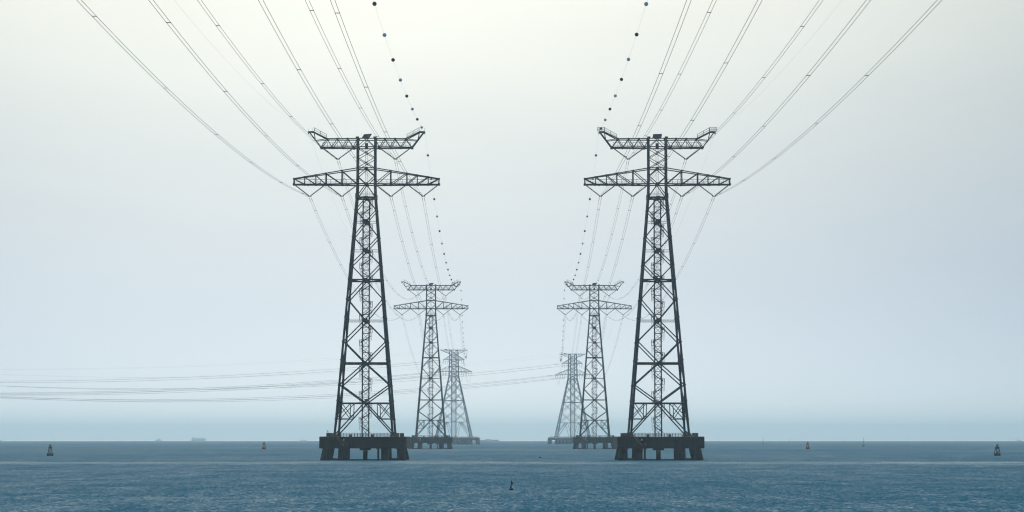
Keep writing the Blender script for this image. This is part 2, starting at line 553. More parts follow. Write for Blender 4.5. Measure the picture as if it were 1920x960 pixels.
    for s in (-1, 1):
        for sy in (-1, 1):
            P = lambda x, z: Vector((s * x, sy * dep(x), z))
            member('bottom_chord', P(3.1, 97.25), P(26.0, 97.25), 0.25, STEEL, arm)
            member('top_chord', P(3.1, 102.9), P(25.7, 99.3), 0.19, STEEL, arm)
            for i in range(5):
                xo, xi = st[i], st[i + 1]
                member('vertical_post', P(xo, 97.3), P(xo, topz(xo)), 0.17 if i in (0, 3, 4) else 0.11, STEEL, arm)
                member('diagonal_brace', P(xo, topz(xo)), P(xi, 97.3), 0.15, STEEL, arm)
        for i in range(5):
            xo, xi = st[i], st[i + 1]
            member('cross_tie', (s * xo, -dep(xo), 97.3), (s * xo, dep(xo), 97.3), 0.12, STEEL, arm)
            member('cross_tie', (s * xo, -dep(xo), topz(xo)), (s * xo, dep(xo), topz(xo)), 0.10, STEEL, arm)
            member('plan_brace', (s * xo, -dep(xo), 97.2), (s * xi, dep(xi), 97.2), 0.09, STEEL, arm)
            for sy in (-1, 1):
                MB().box((s * xo, sy * dep(xo), 97.3), (0.36, 0.12, 0.34)).build('gusset_plate', STEEL, arm)
                MB().box((s * xo, sy * dep(xo), topz(xo)), (0.30, 0.10, 0.26)).build('gusset_plate', STEEL, arm)
        b = MB()
        b.box((s * 14.5, 0, 97.45), (11.2, 0.45, 0.05))
        for sy in (-0.5, 0.5):
            for z in (98.2, 99.1):
                b.bar((s * 3.2, sy, z), (s * 25.5, sy, z), 0.045)
            for i in range(13):
                x = 3.6 + 21.8 * i / 12
                b.bar((s * x, sy, 97.4), (s * x, sy, 99.1), 0.05)
        b.build('walkway', GALV, arm, 'stuff')
    for xc, ends in INS_LOW:
        for xe in ends:
            m_ = Vector((xc + (0.25 if xe > xc else -0.25), 0, Z_LOW + 0.15))
            member('insulator_string', (xe, 0, 97.0), m_, 0.31, INSUL, arm, 'string')
        MB().box((xc, 0, Z_LOW + 0.05), (0.62, 0.12, 0.16)).build('yoke_plate', STEEL, arm)
    for x in (-20.6, -12.4, 18.4):
        MB().lathe([(0.08, 0), (0.16, 0.05), (0.16, 0.35), (0.05, 0.45)], 10, (x, -1.2, 96.5)).build('warning_lamp', STEEL, arm)
    # ---- upper crossarm with raised horns
    arm = empty('upper_crossarm', parent=root)
    D0 = 2.6
    bn = [16.1, 12.2, 8.4, 4.6]
    tn = [13.9, 10.2, 6.6, 3.1]
    for s in (-1, 1):
        for sy in (-1, 1):
            dp = lambda x: D0 - (D0 - 1.0) * max(0, x - 10) / 10.5
            P = lambda x, z: Vector((s * x, sy * dp(x), z))
            member('bottom_chord', P(3.1, 110.4), P(16.3, 110.4), 0.24, STEEL, arm)
            member('top_chord', P(3.1, 113.4), P(14.0, 113.4), 0.20, STEEL, arm)
            member('horn', P(13.8, 113.4), P(18.9, 116.0), 0.22, STEEL, arm)
            member('horn', P(18.7, 116.0), P(20.7, 116.0), 0.22, STEEL, arm)
            member('horn_strut', P(16.1, 110.4), P(20.2, 115.8), 0.20, STEEL, arm)
            member('horn_strut', P(13.9, 113.35), P(17.9, 112.9), 0.14, STEEL, arm)
            member('horn_strut', P(18.7, 115.9), P(18.2, 113.2), 0.09, STEEL, arm)
            for i in range(4):
                member('diagonal_brace', P(bn[i], 110.4), P(tn[i], 113.4), 0.14, STEEL, arm)
                if i < 3:
                    member('diagonal_brace', P(tn[i], 113.4), P(bn[i + 1], 110.4), 0.14, STEEL, arm)
                MB().box(P(bn[i], 110.4), (0.42 if i in (0, 3) else 0.3, 0.12, 0.38 if i in (0, 3) else 0.28)).build('gusset_plate', STEEL, arm)
                MB().box(P(tn[i], 113.35), (0.34, 0.12, 0.30)).build('gusset_plate', STEEL, arm)
        for x, z in [(b_, 110.4) for b_ in bn] + [(t_, 113.4) for t_ in tn] + [(18.8, 116.0), (20.6, 116.0)]:
            d_ = D0 - (D0 - 1.0) * max(0, x - 10) / 10.5
            member('cross_tie', (s * x, -d_, z), (s * x, d_, z), 0.12, STEEL, arm)
        b = MB()
        b.box((s * 9.3, 0, 110.55), (6.2, 0.45, 0.05))
        for sy in (-0.5, 0.5):
            for z in (111.3, 112.2):
                b.bar((s * 3.2, sy, z), (s * 15.6, sy, z), 0.045)
            for i in range(8):
                x = 3.6 + 12 * i / 7
                b.bar((s * x, sy, 110.5), (s * x, sy, 112.2), 0.05)
        for sy in (-0.8, 0.8):
            for h in (0.75, 1.5):
                b.bar((s * 14.2, sy, 113.6 + h), (s * 18.7, sy, 116.1 + h), 0.05)
            for i in range(3):
                x = 14.3 + 4.3 * i / 2
                z = 113.7 + (x - 14.2) * 0.555
                b.bar((s * x, sy, z), (s * x, sy, z + 1.5), 0.06)
        for x in (19.3, 20.5):
            b.bar((s * x, -0.8, 116), (s * x, -0.8, 117.5), 0.05)
        b.build('walkway', GALV, arm, 'stuff')
        MB().box((s * 20.6, 0, 115.6), (0.18, 0.3, 0.35)).build('ground_wire_clamp', STEEL, arm)
    for xc, ends in INS_UP:
        for xe in ends:
            m_ = Vector((xc + (0.25 if xe > xc else -0.25), 0, Z_UP + 0.15))
            member('insulator_string', (xe, 0, 110.1), m_, 0.31, INSUL, arm, 'string')
        MB().box((xc, 0, Z_UP + 0.05), (0.62, 0.12, 0.16)).build('yoke_plate', STEEL, arm)
    # ---- stair tower up the middle
    stw = empty('stair_tower', parent=root)
    hw, dw = 1.15, 1.6
    for sx in (-1, 1):
        for sy in (-1, 1):
            member('post', (sx * hw, sy * dw, 8.2), (sx * hw, sy * dw, 92.0), 0.145, STEEL, stw)
    b = MB()
    nl = 37
    for i in range(nl + 1):
        z = 8.6 + 83.0 * i / nl
        for sy in (-1, 1):
            b.bar((-hw, sy * dw, z), (hw, sy * dw, z), 0.10)
            if i < nl:
                z2 = z + 83.0 / nl
                b.bar((-hw, sy * dw, z), (hw, sy * dw, z2), 0.05)
                b.bar((hw, sy * dw, z), (-hw, sy * dw, z2), 0.05)
        for sx in (-1, 1):
            b.bar((sx * hw, -dw, z), (sx * hw, dw, z), 0.06)
    b.build('lattice_ties', STEEL, stw, 'stuff')
    fl = MB()
    for dy in (-0.4, 0.4):
        fl.box((0, dy, 2.24), (2.0, 0.05, 0.14), Matrix.Rotation(-math.atan2(2.3, 3.3), 3, 'Y'))
    for i in range(11):
        u = -1.65 + 3.3 * i / 10
        fl.box((u, 0, 2.24 + u * 2.3 / 3.3), (0.14, 0.4, 0.02))
    for dy in (-0.45, 0.45):
        fl.bar((-1.65, dy, 2.0), (1.65, dy, 4.35), 0.03)
    flm = fl.mesh('stair_flight', STEEL)
    la = MB()
    la.box((0, 0, 0), (0.58, 1.0, 0.04))
    for x in (0.52, -0.1):
        for y in (-0.95, 0, 0.95):
            la.bar((x, y, -0.02), (x, y, 2.1), 0.055)
    for z in (1.1, 2.05, 1.6):
        la.bar((0.52, -0.95, z), (0.52, 0.95, z), 0.055)
        for y in (-0.95, 0.95):
            la.bar((-0.5, y, z), (0.52, y, z), 0.055)
    for k in range(6):           # steps of the wing below the landing
        la.box((0.05, -0.3, -0.35 - 0.36 * k), (0.42, 0.35, 0.03))
    for x in (-0.40, 0.48):
        la.bar((x, -0.65, 0), (x - 0.05, -0.65, -2.3), 0.05)
    la.bar((0.48, -0.65, -2.3), (-0.6, -0.65, -3.4), 0.05)
    lam = la.mesh('stair_landing', STEEL)
    z = 8.6; k = 0
    while z < 88.5:
        s = -1 if k % 2 == 0 else 1
        o = bpy.data.objects.new('stair_flight', flm); C.objects.link(o); o.parent = stw
        o.location = (0, 0.5 * s, z); o.rotation_euler = (0, 0, math.pi if s < 0 else 0)
        o = bpy.data.objects.new('landing', lam); C.objects.link(o); o.parent = stw
        o.location = (s * (hw + 0.58), -0.2, z + 4.4); o.rotation_euler = (0, 0, math.pi if s < 0 else 0)
        o['kind'] = 'stuff'
        z += 4.53; k += 1
    # caged ladder from the waist to the top
    b = MB()
    for x in (-0.42, 0.42):
        b.bar((x, 0.2, 92.4), (x, 0.2, 114.2), 0.06)
    for i in range(64):
        zz = 92.7 + 0.34 * i
        b.bar((-0.42, 0.2, zz), (0.42, 0.2, zz), 0.022)
    b.box((0, 0, 92.75), (2.4, 2.4, 0.05))
    for y in (-2.4, 2.4):
        for zz in (93.3, 93.9, 94.4):
            b.bar((-2.2, y, zz), (2.2, y, zz), 0.04)
        for i in range(5):
            b.bar((-2.2 + 1.1 * i, y, 92.8), (-2.2 + 1.1 * i, y, 94.4), 0.04)
    b.build('ladder', GALV, root, 'stuff')
    b = MB().box((0, -0.6, 111.0), (0.55, 0.4, 0.9)); b.build('control_cabinet', STEEL, root)
    # solar panel on top
    sp = MB().box((0.1, -1.0, 114.5), (1.6, 1.15, 0.05), Matrix.Rotation(R(-26), 3, 'Z') @ Matrix.Rotation(R(42), 3, 'X')).build('solar_panel', PANEL, root)
    b = MB()
    for x in (-0.8, 0.9):
        b.bar((x, -0.6, 113.4), (x, -0.8, 114.8), 0.08)
    b.bar((-0.8, -0.6, 113.45), (0.9, -0.6, 113.45), 0.08)
    b.build('panel_stand', STEEL, sp)
    return root

NEAR, MIDD = 865.0, 1705.0
TOWERS = {}
plat0, tow0 = make_platform(), make_tower()
for key, px, d, words in (('ln', 686.0, NEAR, 'left foreground'), ('rn', 1233.6, NEAR, 'right foreground'),
                          ('lm', 808.0, MIDD, 'left middle-distance'), ('rm', 1114.5, MIDD, 'right middle-distance')):
    x = (px - 960.0) / FPX * d
    if key == 'ln': x = -51.55
    if key == 'rn': x = 51.45
    base = Vector((x, d, drop(x, d)))
    p = plat0 if key == 'ln' else copy_tree(plat0)
    t = tow0 if key == 'ln' else copy_tree(tow0)
    p.location = base; t.location = base
    near = 'foreground' in words
    side = 'left' if 'left' in words else 'right'
    tag(p, ('black stained concrete platform on piles under the %s foreground tower' % side) if near else
        ('grey hazy concrete platform under the %s tower of the second pair' % side), 'platform', 'concrete pile platforms')
    tag(t, ('tall dark steel lattice pylon in the %s foreground' % side) if near else
        ('greyer half-size lattice pylon behind and inside the %s foreground one' % side), 'pylon', 'twin-arm sea crossing pylons')
    TOWERS[key] = base
# a cabinet on a low landing of the left foreground tower
MB().box((0.35, -1.75, 20.9), (0.55, 0.3, 0.5)).build('meter_cabinet', STEEL, tow0)

rn_root = next(o for o in C.objects if o.get('label') == 'tall dark steel lattice pylon in the right foreground')
MB().box((-0.9, -2.2, 64.0), (0.8, 0.5, 0.75)).build('meter_cabinet', STEEL, rn_root)
for s_ in (-1, 1):
    b_ = MB()
    for y_ in (-0.9, 0.9):
        for z_ in (116.8, 117.6):
            b_.bar((s_ * 18.6, y_, z_), (s_ * 21.2, y_, z_), 0.06)
        for x_ in (18.7, 19.9, 20.6, 21.2):
            b_.bar((s_ * x_, y_, 116.1), (s_ * x_, y_, 117.7), 0.06)
    b_.bar((s_ * 21.2, -0.9, 117.6), (s_ * 21.2, 0.9, 117.6), 0.06)
    b_.build('tip_cage', GALV, rn_root, 'stuff')
for o_ in rn_root.children:
    if o_.name.startswith('solar_panel'):
        o_.rotation_euler.z = R(14); o_.location = (-0.3, 0, 0.0)

# ------------------------------------------------------------------ far anchor towers where the lines turn
FAR_ARMS = {'top': (16.0, 111.2), 'mid': (12.5, 99.8), 'low': (21.5, 85.8)}
def make_far_tower():
    root = empty('anchor_tower')
    zb, zw = 8.6, 80.5
    def hf(z):
        return 20.6 - (20.6 - 5.6) * (z - zb) / (zw - zb) if z < zw else 5.6 - 0.9 * (z - zw) / 31.0
    def fp(f, u, z):
        h = hf(z)
        return {0: Vector((u * h, -h, z)), 1: Vector((h, u * h, z)), 2: Vector((-u * h, h, z)), 3: Vector((-h, -u * h, z))}[f]
    for sx, sy in ((-1, -1), (1, -1), (1, 1), (-1, 1)):
        MB().tube([(sx * hf(z), sy * hf(z), z) for z in (zb, 40, zw, 111.5)], [0.55, 0.5, 0.45, 0.35], 8).build('leg', HAZED_STEEL, root)
    H = [25.5, 50.5, 72.5]
    for f in range(4):
        for z, r in ((26.3, 0.3), (51.5, 0.42), (80.5, 0.42), (85.8, 0.25), (91.8, 0.2), (99.8, 0.25), (105.2, 0.2), (111.2, 0.25)):
            member('horizontal_beam', fp(f, -1, z), fp(f, 1, z), r, HAZED_STEEL, root)
        def dg(z0, u0, z1, u1, r=0.24):
            member('diagonal_brace', fp(f, u0, z0), fp(f, u1, z1), r, HAZED_STEEL, root)
        for s in (-1, 1):
            dg(9.0, s * 0.97, 26.3, 0.45 * s, 0.34); dg(9.0, s * 0.15, 26.3, 0.45 * s, 0.24)
            dg(26.3, 0.45 * s, 17.5, s, 0.24)
            for z0, z1 in ((26.3, 39.0), (39.0, 51.5), (51.5, 61.5), (61.5, 71.5), (71.5, 80.5)):
                dg(z0, s, z1, 0, 0.26); dg(z0, 0, z1, s, 0.26)
            for z0, z1 in ((80.5, 85.8), (85.8, 91.8), (91.8, 95.8), (95.8, 99.8), (99.8, 105.2), (105.2, 111.2)):
                dg(z0, s, z1, -s, 0.2)
            MB().box(fp(f, s * 0.33, 51.5), (1.2, 0.4, 0.7) if f % 2 == 0 else (0.4, 1.2, 0.7)).build('gusset_plate', HAZED_STEEL, root)
    for nm, (tip, z) in FAR_ARMS.items():
        arm = empty('crossarm', parent=root)
        zr = z - 4.5 if nm == 'top' else z + (4.6 if nm == 'mid' else 6.4)
        for s in (-1, 1):
            for sy in (-1, 1):
                h = hf(z)
                P = lambda u, zz: Vector((s * (h + (tip - h) * u), sy * (h * (1 - u) + 0.7 * u), zz))
                member('chord', P(0, z), P(1, z), 0.22, HAZED_STEEL, arm)
                member('chord', P(0, zr), P(1, z), 0.22, HAZED_STEEL, arm)
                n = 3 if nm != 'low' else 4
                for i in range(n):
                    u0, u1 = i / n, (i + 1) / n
                    member('diagonal_brace', P(u0, zr + (z - zr) * u0), P(u1, z), 0.12, HAZED_STEEL, arm)
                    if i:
                        member('vertical_post', P(u0, zr + (z - zr) * u0), P(u0, z), 0.1, HAZED_STEEL, arm)
            member('cross_tie', (s * tip, -0.7, z), (s * tip, 0.7, z), 0.22, HAZED_STEEL, arm)
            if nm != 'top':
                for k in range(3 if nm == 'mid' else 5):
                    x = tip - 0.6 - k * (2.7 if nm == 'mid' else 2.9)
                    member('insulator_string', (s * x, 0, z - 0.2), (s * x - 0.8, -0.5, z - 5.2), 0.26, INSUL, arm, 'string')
        if nm == 'top':
            b = MB()
            for sy in (-1, 1):
                b.bar((-tip, sy * 0.8, z + 1.2), (tip, sy * 0.8, z + 1.2), 0.06)
                for i in range(17):
                    x = -tip + 2 * tip * i / 16
                    b.bar((x, sy * 0.8, z), (x, sy * 0.8, z + 1.2), 0.06)
            b.build('railing', GALV, arm, 'stuff')
            MB().box((-9.5 if True else 0, 0, z + 0.7), (1.1, 0.8, 0.55)).build('lamp_box', HAZED_STEEL, arm)
    stw = empty('stair_tower', parent=root)
    for sx in (-1, 1):
        for sy in (-1, 1):
            member('post', (sx * 2.7, sy * 2.7, 8.2), (sx * 2.7, sy * 2.7, 111.0), 0.3, HAZED_STEEL, stw)
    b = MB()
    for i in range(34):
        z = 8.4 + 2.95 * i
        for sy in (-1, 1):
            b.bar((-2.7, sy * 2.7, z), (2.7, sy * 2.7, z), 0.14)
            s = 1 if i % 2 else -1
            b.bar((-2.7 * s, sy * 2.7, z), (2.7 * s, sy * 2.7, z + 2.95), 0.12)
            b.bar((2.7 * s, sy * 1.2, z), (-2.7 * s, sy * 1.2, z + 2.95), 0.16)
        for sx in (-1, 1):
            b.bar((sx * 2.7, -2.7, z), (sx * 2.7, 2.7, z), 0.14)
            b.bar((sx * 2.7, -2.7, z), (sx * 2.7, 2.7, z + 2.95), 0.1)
    b.build('lattice_ties', HAZED_STEEL, stw, 'stuff')
    return root
def make_far_platform():
    root = empty('anchor_platform')
    MB().box((0, 0, 6.6), (30.5, 28, 1.5)).build('deck_slab', CONC_FAR, root)
    MB().box((0, 0, 8.2), (29.6, 27, 0.1)).build('deck_top', CONC_GREY, root)
    for y in (-26, 26):
        for i in range(14):
            x = -28.6 + 57.2 * i / 13
            if i in (1, 12):
                continue
            MB().tube([(x, y, 5.2), (x + (0.5 if x > 0 else -0.5), y, -3)], 1.95 if i in (0, 13) else 1.75, 10).build('pile', CONC_FAR, root)
    for sx in (-1, 1):
        for j in range(4):
            MB().tube([(sx * 27.6, -15 + 10 * j, 5.2), (sx * 28.2, -15 + 10 * j, -3)], 1.7, 10).build('pile', CONC_FAR, root)
    b = MB()
    for y in (-27.4, 27.4):
        for i in range(41):
            x = -28 + 56 * i / 40
            b.bar((x, y, 8.1), (x, y, 9.6), 0.09)
        for z in (9.0, 9.6):
            b.bar((-28, y, z), (28, y, z), 0.07)
    b.build('railing', RAIL, root, 'stuff')
    return root
ft0, fp0 = make_far_tower(), make_far_platform()
FARS = {}
for side, px, d, rz in (('left', 851.0, 2900.0, 5.0), ('right', 1073.5, 3040.0, -6.0)):
    x = (px - 960.0) / FPX * d
    base = Vector((x, d, drop(x, d)))
    t = ft0 if side == 'left' else copy_tree(ft0)
    p = fp0 if side == 'left' else copy_tree(fp0)
    t.location = base; p.location = base
    t.rotation_euler.z = R(rz); p.rotation_euler.z = 0
    tag(t, 'pale hazy three-armed pylon furthest away on the %s' % side, 'pylon', 'anchor pylons in the haze')
    tag(p, 'wide hazy platform under the furthest pylon on the %s' % side, 'platform', 'anchor pylon platforms')
    FARS[side] = (base, R(rz))
def far_pt(side, off, key, dz=0.0):
    base, rz = FARS[side]
    return base + Vector((off * math.cos(rz), off * math.sin(rz), FAR_ARMS[key][1] + dz))

# ------------------------------------------------------------------ overhead lines
def sag_pts(a, b, sag, n):
    return [a.lerp(b, i / n) - Vector((0, 0, 4 * sag * (i / n) * (1 - i / n))) for i in range(n + 1)]
BALL_R = 0.46
def bundle(a, b, sag, label, group, rad=0.042, gap=0.36, n=56, spacers=None, name='twin_conductor', vert=0.0, spr=0.065):
    a, b = Vector(a), Vector(b)
    root = empty(name, a)
    side = (b - a).cross(Vector((0, 0, 1))).normalized()
    for s in (-1, 1):
        pts = [p - a + side * gap * s + Vector((0, 0, vert * s)) for p in sag_pts(a, b, sag, n)]
        MB().tube(pts, rad, 5).build('wire', WIRE, root)
    if spacers:
        L = (b - a).length
        dist = spacers * random.uniform(0.3, 0.5)
        while dist < L - 20:
            t = dist / L
            p = a.lerp(b, t) - Vector((0, 0, 4 * sag * t * (1 - t))) - a
            sp = member('spacer', p - side * (gap + 0.08) - Vector((0, 0, vert)), p + side * (gap + 0.08) + Vector((0, 0, vert)), spr, STEEL, root)
            dist += spacers * random.uniform(0.92, 1.1)
    for t0 in (0.004, 0.996):    # armour rods clamped on at each yoke
        for s in (-1, 1):
            t1 = t0 + (0.006 if t0 < 0.5 else -0.006)
            f = lambda t: a.lerp(b, t) - Vector((0, 0, 4 * sag * t * (1 - t))) - a + side * gap * s
            member('armour_rod', f(t0), f(t1), rad * 1.9, STEEL, root)
    return tag(root, label, 'power line', group)
def ground_wire(a, b, sag, label, group, balls=None, rad=0.015, first=0.0, alt=0, n=56):
    a, b = Vector(a), Vector(b)
    root = empty('ground_wire', a)
    MB().tube([p - a for p in sag_pts(a, b, sag, n)], rad, 5).build('wire', GWIRE, root)
    if balls:
        L = (b - a).length
        dist, k = first, alt
        while dist < L - 12:
            t = dist / L
            p = a.lerp(b, t) - Vector((0, 0, 4 * sag * t * (1 - t))) - a
            o = bpy.data.objects.new('marker_ball', unit('ball', BALL_RED if k % 2 == 0 else BALL_WHITE))
            C.objects.link(o); o.parent = root
            o.matrix_basis = Matrix.Translation(p) @ Matrix.Diagonal((BALL_R, BALL_R, BALL_R, 1))
            dist += balls; k += 1
    return tag(root, label, 'ground wire', group)

POSN = [('outer left insulator on the lower arm', 'inner left insulator on the lower arm', 'inner right insulator on the lower arm', 'outer right insulator on the lower arm'),
        ('left insulator on the upper arm', 'right insulator on the upper arm')]
for k, side in (('l', 'left'), ('r', 'right')):
    sg = -1 if k == 'l' else 1
    N_, M_ = TOWERS[k + 'n'], TOWERS[k + 'm']
    # where the next tower inland, behind the viewer, carries the lines
    B_ = Vector((N_.x - sg * 5.8, -62.0, 0.0))
    fbase, frz = FARS[side]
    for row, (spec, z, names) in enumerate(((INS_LOW, Z_LOW - 0.1, POSN[0]), (INS_UP, Z_UP - 0.1, POSN[1]))):
        for i, (xo, _) in enumerate(spec):
            w = names[i]
            off = Vector((xo, 0, z))
            bundle(N_ + off, B_ + off, 15.9 if k == 'l' else 15.1, 'twin wires overhead from the %s, %s foreground pylon' % (w, side),
                   'conductors passing overhead', spacers=88.0, n=64)
            bundle(N_ + off, M_ + off, 18.4, 'twin wires behind the %s, %s foreground pylon' % (w, side),
                   'conductors between first and second pylons', rad=0.040, spacers=72.0)
            if row == 0:
                fo = {0: -20.5, 1: -12.5, 2: 12.5, 3: 20.5}[i]; fk = 'low'
            else:
                fo = -11.8 if i == 0 else 11.8; fk = 'mid'
            bundle(M_ + off, far_pt(side, fo, fk, -0.3), 27.0, 'faint twin wires behind the %s, %s second pylon' % (w, side),
                   'conductors to the far pylons', rad=0.042, spacers=150.0)
    inner = -sg * 20.6
    for xo, tag_w in ((inner, 'inner'), (-inner, 'outer')):
        off = Vector((xo, 0, 115.9))
        bl = 46.0 if tag_w == 'inner' else None
        w = 'with red and white marker balls' if bl else 'bare and thin'
        fo = (-sg if bl else sg) * 15.8
        ground_wire(N_ + off, B_ + off, 18.6 if k == 'l' else 16.6, 'ground wire %s overhead from the %s foreground pylon' % (w, side), 'ground wires', bl, first=(36.0 if k == 'l' else 24.0), alt=1 if k == 'l' else 0)
        ground_wire(N_ + off, M_ + off, 21.0, 'ground wire %s between the two nearest %s pylons' % (w, side), 'ground wires', bl, first=39.0)
        ground_wire(M_ + off, far_pt(side, fo, 'top', 0.2), 27.0, 'ground wire %s between second and far %s pylons' % (w, side), 'ground wires', bl, first=40.0)
# the lines turn at the far towers and leave to the left
for side, xe, sag in (('left', -1128.0, 25.0), ('right', -965.0, 31.0)):
    base, rz = FARS[side]
    for key, offs in (('mid', (-12.0, 12.0)), ('low', (-21.0, -13.0, 13.0, 21.0))):
        for j, fo in enumerate(offs):
            a = far_pt(side, fo, key, -0.3)
            b = Vector((xe + fo * 0.9, base.y + fo * 1.2, a.z + random.uniform(-0.6, 0.6) + (1.2 if fo > 0 else 0)))
            bundle(a, b, sag + 1.3 * (j % 2) + 0.5 * j, 'faint wires sagging left from the %s of the far %s pylon\'s %s arm' % (('left end', 'right end')[j] if key == 'mid' else ('outer left', 'inner left', 'inner right', 'outer right')[j], side, 'middle' if key == 'mid' else 'lowest'),
                   'lines leaving left in the haze', rad=0.10, gap=0.45, n=48)
    for j, fo in enumerate((-15.6, 15.6)):
        a = far_pt(side, fo, 'top', 0.1)
        ground_wire(a, Vector((xe + fo, base.y + fo, a.z)), sag - 2.0, 'very faint bare wire sagging left from the far %s pylon\'s top arm, %s end' % (side, ('left', 'right')[j]),
                    'ground wires leaving left', rad=0.03, n=40)

# ------------------------------------------------------------------ buoys
def sea_at(px, py):
    """where the ray through a photograph pixel meets the curved sea"""
    d = 500.0
    for _ in range(60):
        p = at(px, py, d)
        target = drop(p.x, d)
        ang = (EYE - p.z) / d
        d = (EYE - target) / ang if ang > 1e-6 else 9000
    p = at(px, py, d)
    return Vector((p.x, p.y, drop(p.x, p.y)))
def light_buoy(loc, paint, label, rz):
    root = empty('light_buoy', loc, rz)
    MB().lathe([(1.15, -0.7), (1.38, -0.3), (1.42, 0.05), (1.42, 0.95), (1.3, 1.15), (0.9, 1.22)], 24).build('float', paint, root)
    for a in range(4):
        t = math.pi / 4 + a * math.pi / 2
        member('leg', (1.25 * math.cos(t), 1.25 * math.sin(t), 1.15), (0.55 * math.cos(t), 0.55 * math.sin(t), 3.9), 0.17, paint, root)
    b = MB()
    for a in range(4):
        t = a * math.pi / 2
        r0 = 0.66
        b.box((r0 * math.cos(t), r0 * math.sin(t), 3.55), (0.06, 0.62, 0.42), Matrix.Rotation(t, 3, 'Z'))
        r1 = 0.50
    b.build('top_panel', paint, root, 'stuff')
    MB().lathe([(0.9, 3.85), (0.9, 3.95), (0.2, 3.96)], 16).build('lamp_gallery', paint, root)
    MB().box((0, -0.15, 2.45), (0.42, 0.2, 0.48)).build('number_board', WHITE, root)
    MB().lathe([(0.28, 1.2), (0.28, 1.75), (0.05, 1.8)], 12, (0, -0.62, 0)).build('battery_drum', paint, root)
    MB().lathe([(0.24, 3.95), (0.24, 4.5), (0.1, 4.58)], 12).build('lantern', LENS, root)
    for a in range(4):
        t = a * math.pi / 2 + 0.5
        member('guard_rod', (0.42 * math.cos(t), 0.42 * math.sin(t), 3.95), (0.40 * math.cos(t), 0.40 * math.sin(t), 4.7), 0.10, paint, root)
    MB().lathe([(0.62, 4.62), (0.62, 4.70), (0.2, 4.9), (0.04, 5.15)], 14).build('lantern_roof', paint, root)
    MB().box((0, 0, 4.78), (0.95, 0.06, 0.05)).build('bird_spike_bar', paint, root)
    return tag(root, label, 'buoy', 'lighted channel buoys')
light_buoy(sea_at(94, 855), BUOY_GREEN, 'dark green lighted buoy at the left edge of the water', 0.2)
light_buoy(sea_at(1870, 854.5), BUOY_GREEN, 'dark green lighted buoy at the right edge of the water', 0.35)
light_buoy(sea_at(495, 842), BUOY_RED, 'red lighted buoy left of the left foreground platform', 0.6)
light_buoy(sea_at(1514.5, 842), BUOY_RED, 'red lighted buoy right of the right foreground platform', 0.1)
def pillar_buoy(loc, label, h=8.0, paint=BUOY_YEL):
    root = empty('pillar_buoy', loc)
    MB().lathe([(1.3, -0.6), (1.5, 0.0), (1.5, 0.75), (1.2, 0.95), (0.6, 1.1)], 18).build('float', paint, root)
    for a in range(4):
        t = math.pi / 4 + a * math.pi / 2
        member('leg', (1.0 * math.cos(t), 1.0 * math.sin(t), 0.9), (0.3 * math.cos(t), 0.3 * math.sin(t), h * 0.62), 0.10, paint, root)
    MB().lathe([(0.62, 0), (0.62, 0.5), (0.5, 0.9), (0.42, 1.0)], 12, (0, 0, h * 0.30)).build('radar_reflector', WHITE, root)
    MB().lathe([(0.6, 0), (0.6, 0.12), (0.34, 0.2), (0.34, 0.8)], 12, (0, 0, h * 0.56)).build('lantern_deck', BUOY_GREEN, root)
    member('mast', (0, 0, h * 0.6), (0, 0, h * 0.97), 0.10, paint, root)
    MB().lathe([(0.05, 0), (0.34, 0.25), (0.34, 0.5), (0.05, 0.75)], 10, (0, 0, h * 0.9)).build('topmark', BUOY_GREEN, root)
    return tag(root, label, 'buoy', 'slim pillar buoys far out')
pillar_buoy(sea_at(1619, 837), 'nearest slim pillar buoy, pale, right of the red buoy', 7.4)
pillar_buoy(sea_at(1431, 832), 'faint slim pillar buoy just right of the right foreground platform', 8.4)
for px, d, lab in ((1478.5, 6200.0, 'tiny faint pillar buoy on the horizon left of the red buoy'), (1579.0, 6400.0, 'tiny faint pillar buoy on the horizon left of the pale one')):
    x = (px - 960) / FPX * d
    pillar_buoy((x, d, drop(x, d)), lab, 8.6)
# fishing marker
p0 = sea_at(958.5, 919)
root = empty('flag_marker', p0)
MB().lathe([(0.20, -0.2), (0.30, -0.08), (0.32, 0.05), (0.32, 0.22), (0.24, 0.30)], 16).build('float', FOAMF, root)
member('pole', (0, 0, 0.2), (0.02, 0, 1.52), 0.025, BLACK, root)
fv, ff = [], []
prof = [(0.0, 0.05), (0.03, 0.09), (0.05, 0.16), (0.07, 0.24), (0.08, 0.28), (0.06, 0.18), (0.05, 0.04)]
for i, (x0, w) in enumerate(prof):
    z = 1.5 - 0.68 * i / 6
    for j in range(4):
        u = j / 3
        fv.append((0.02 + w * u * 0.95, 0.05 * math.sin(u * 5 + i), z - 0.10 * u))
for i in range(6):
    for j in range(3):
        a = i * 4 + j
        ff.append((a, a + 1, a + 5, a + 4))
fl = MB().add(fv, ff, True).build('flag', BLACK, root)
sm = fl.modifiers.new('solid', 'SOLIDIFY'); sm.thickness = 0.03
MB().lathe([(0.07, 0.32), (0.11, 0.45), (0.11, 0.62), (0.05, 0.74)], 12, (-0.03, 0, 0)).build('weight', BLACK, root)
tag(root, 'small float with a black flag on a pole, front centre', 'marker buoy')

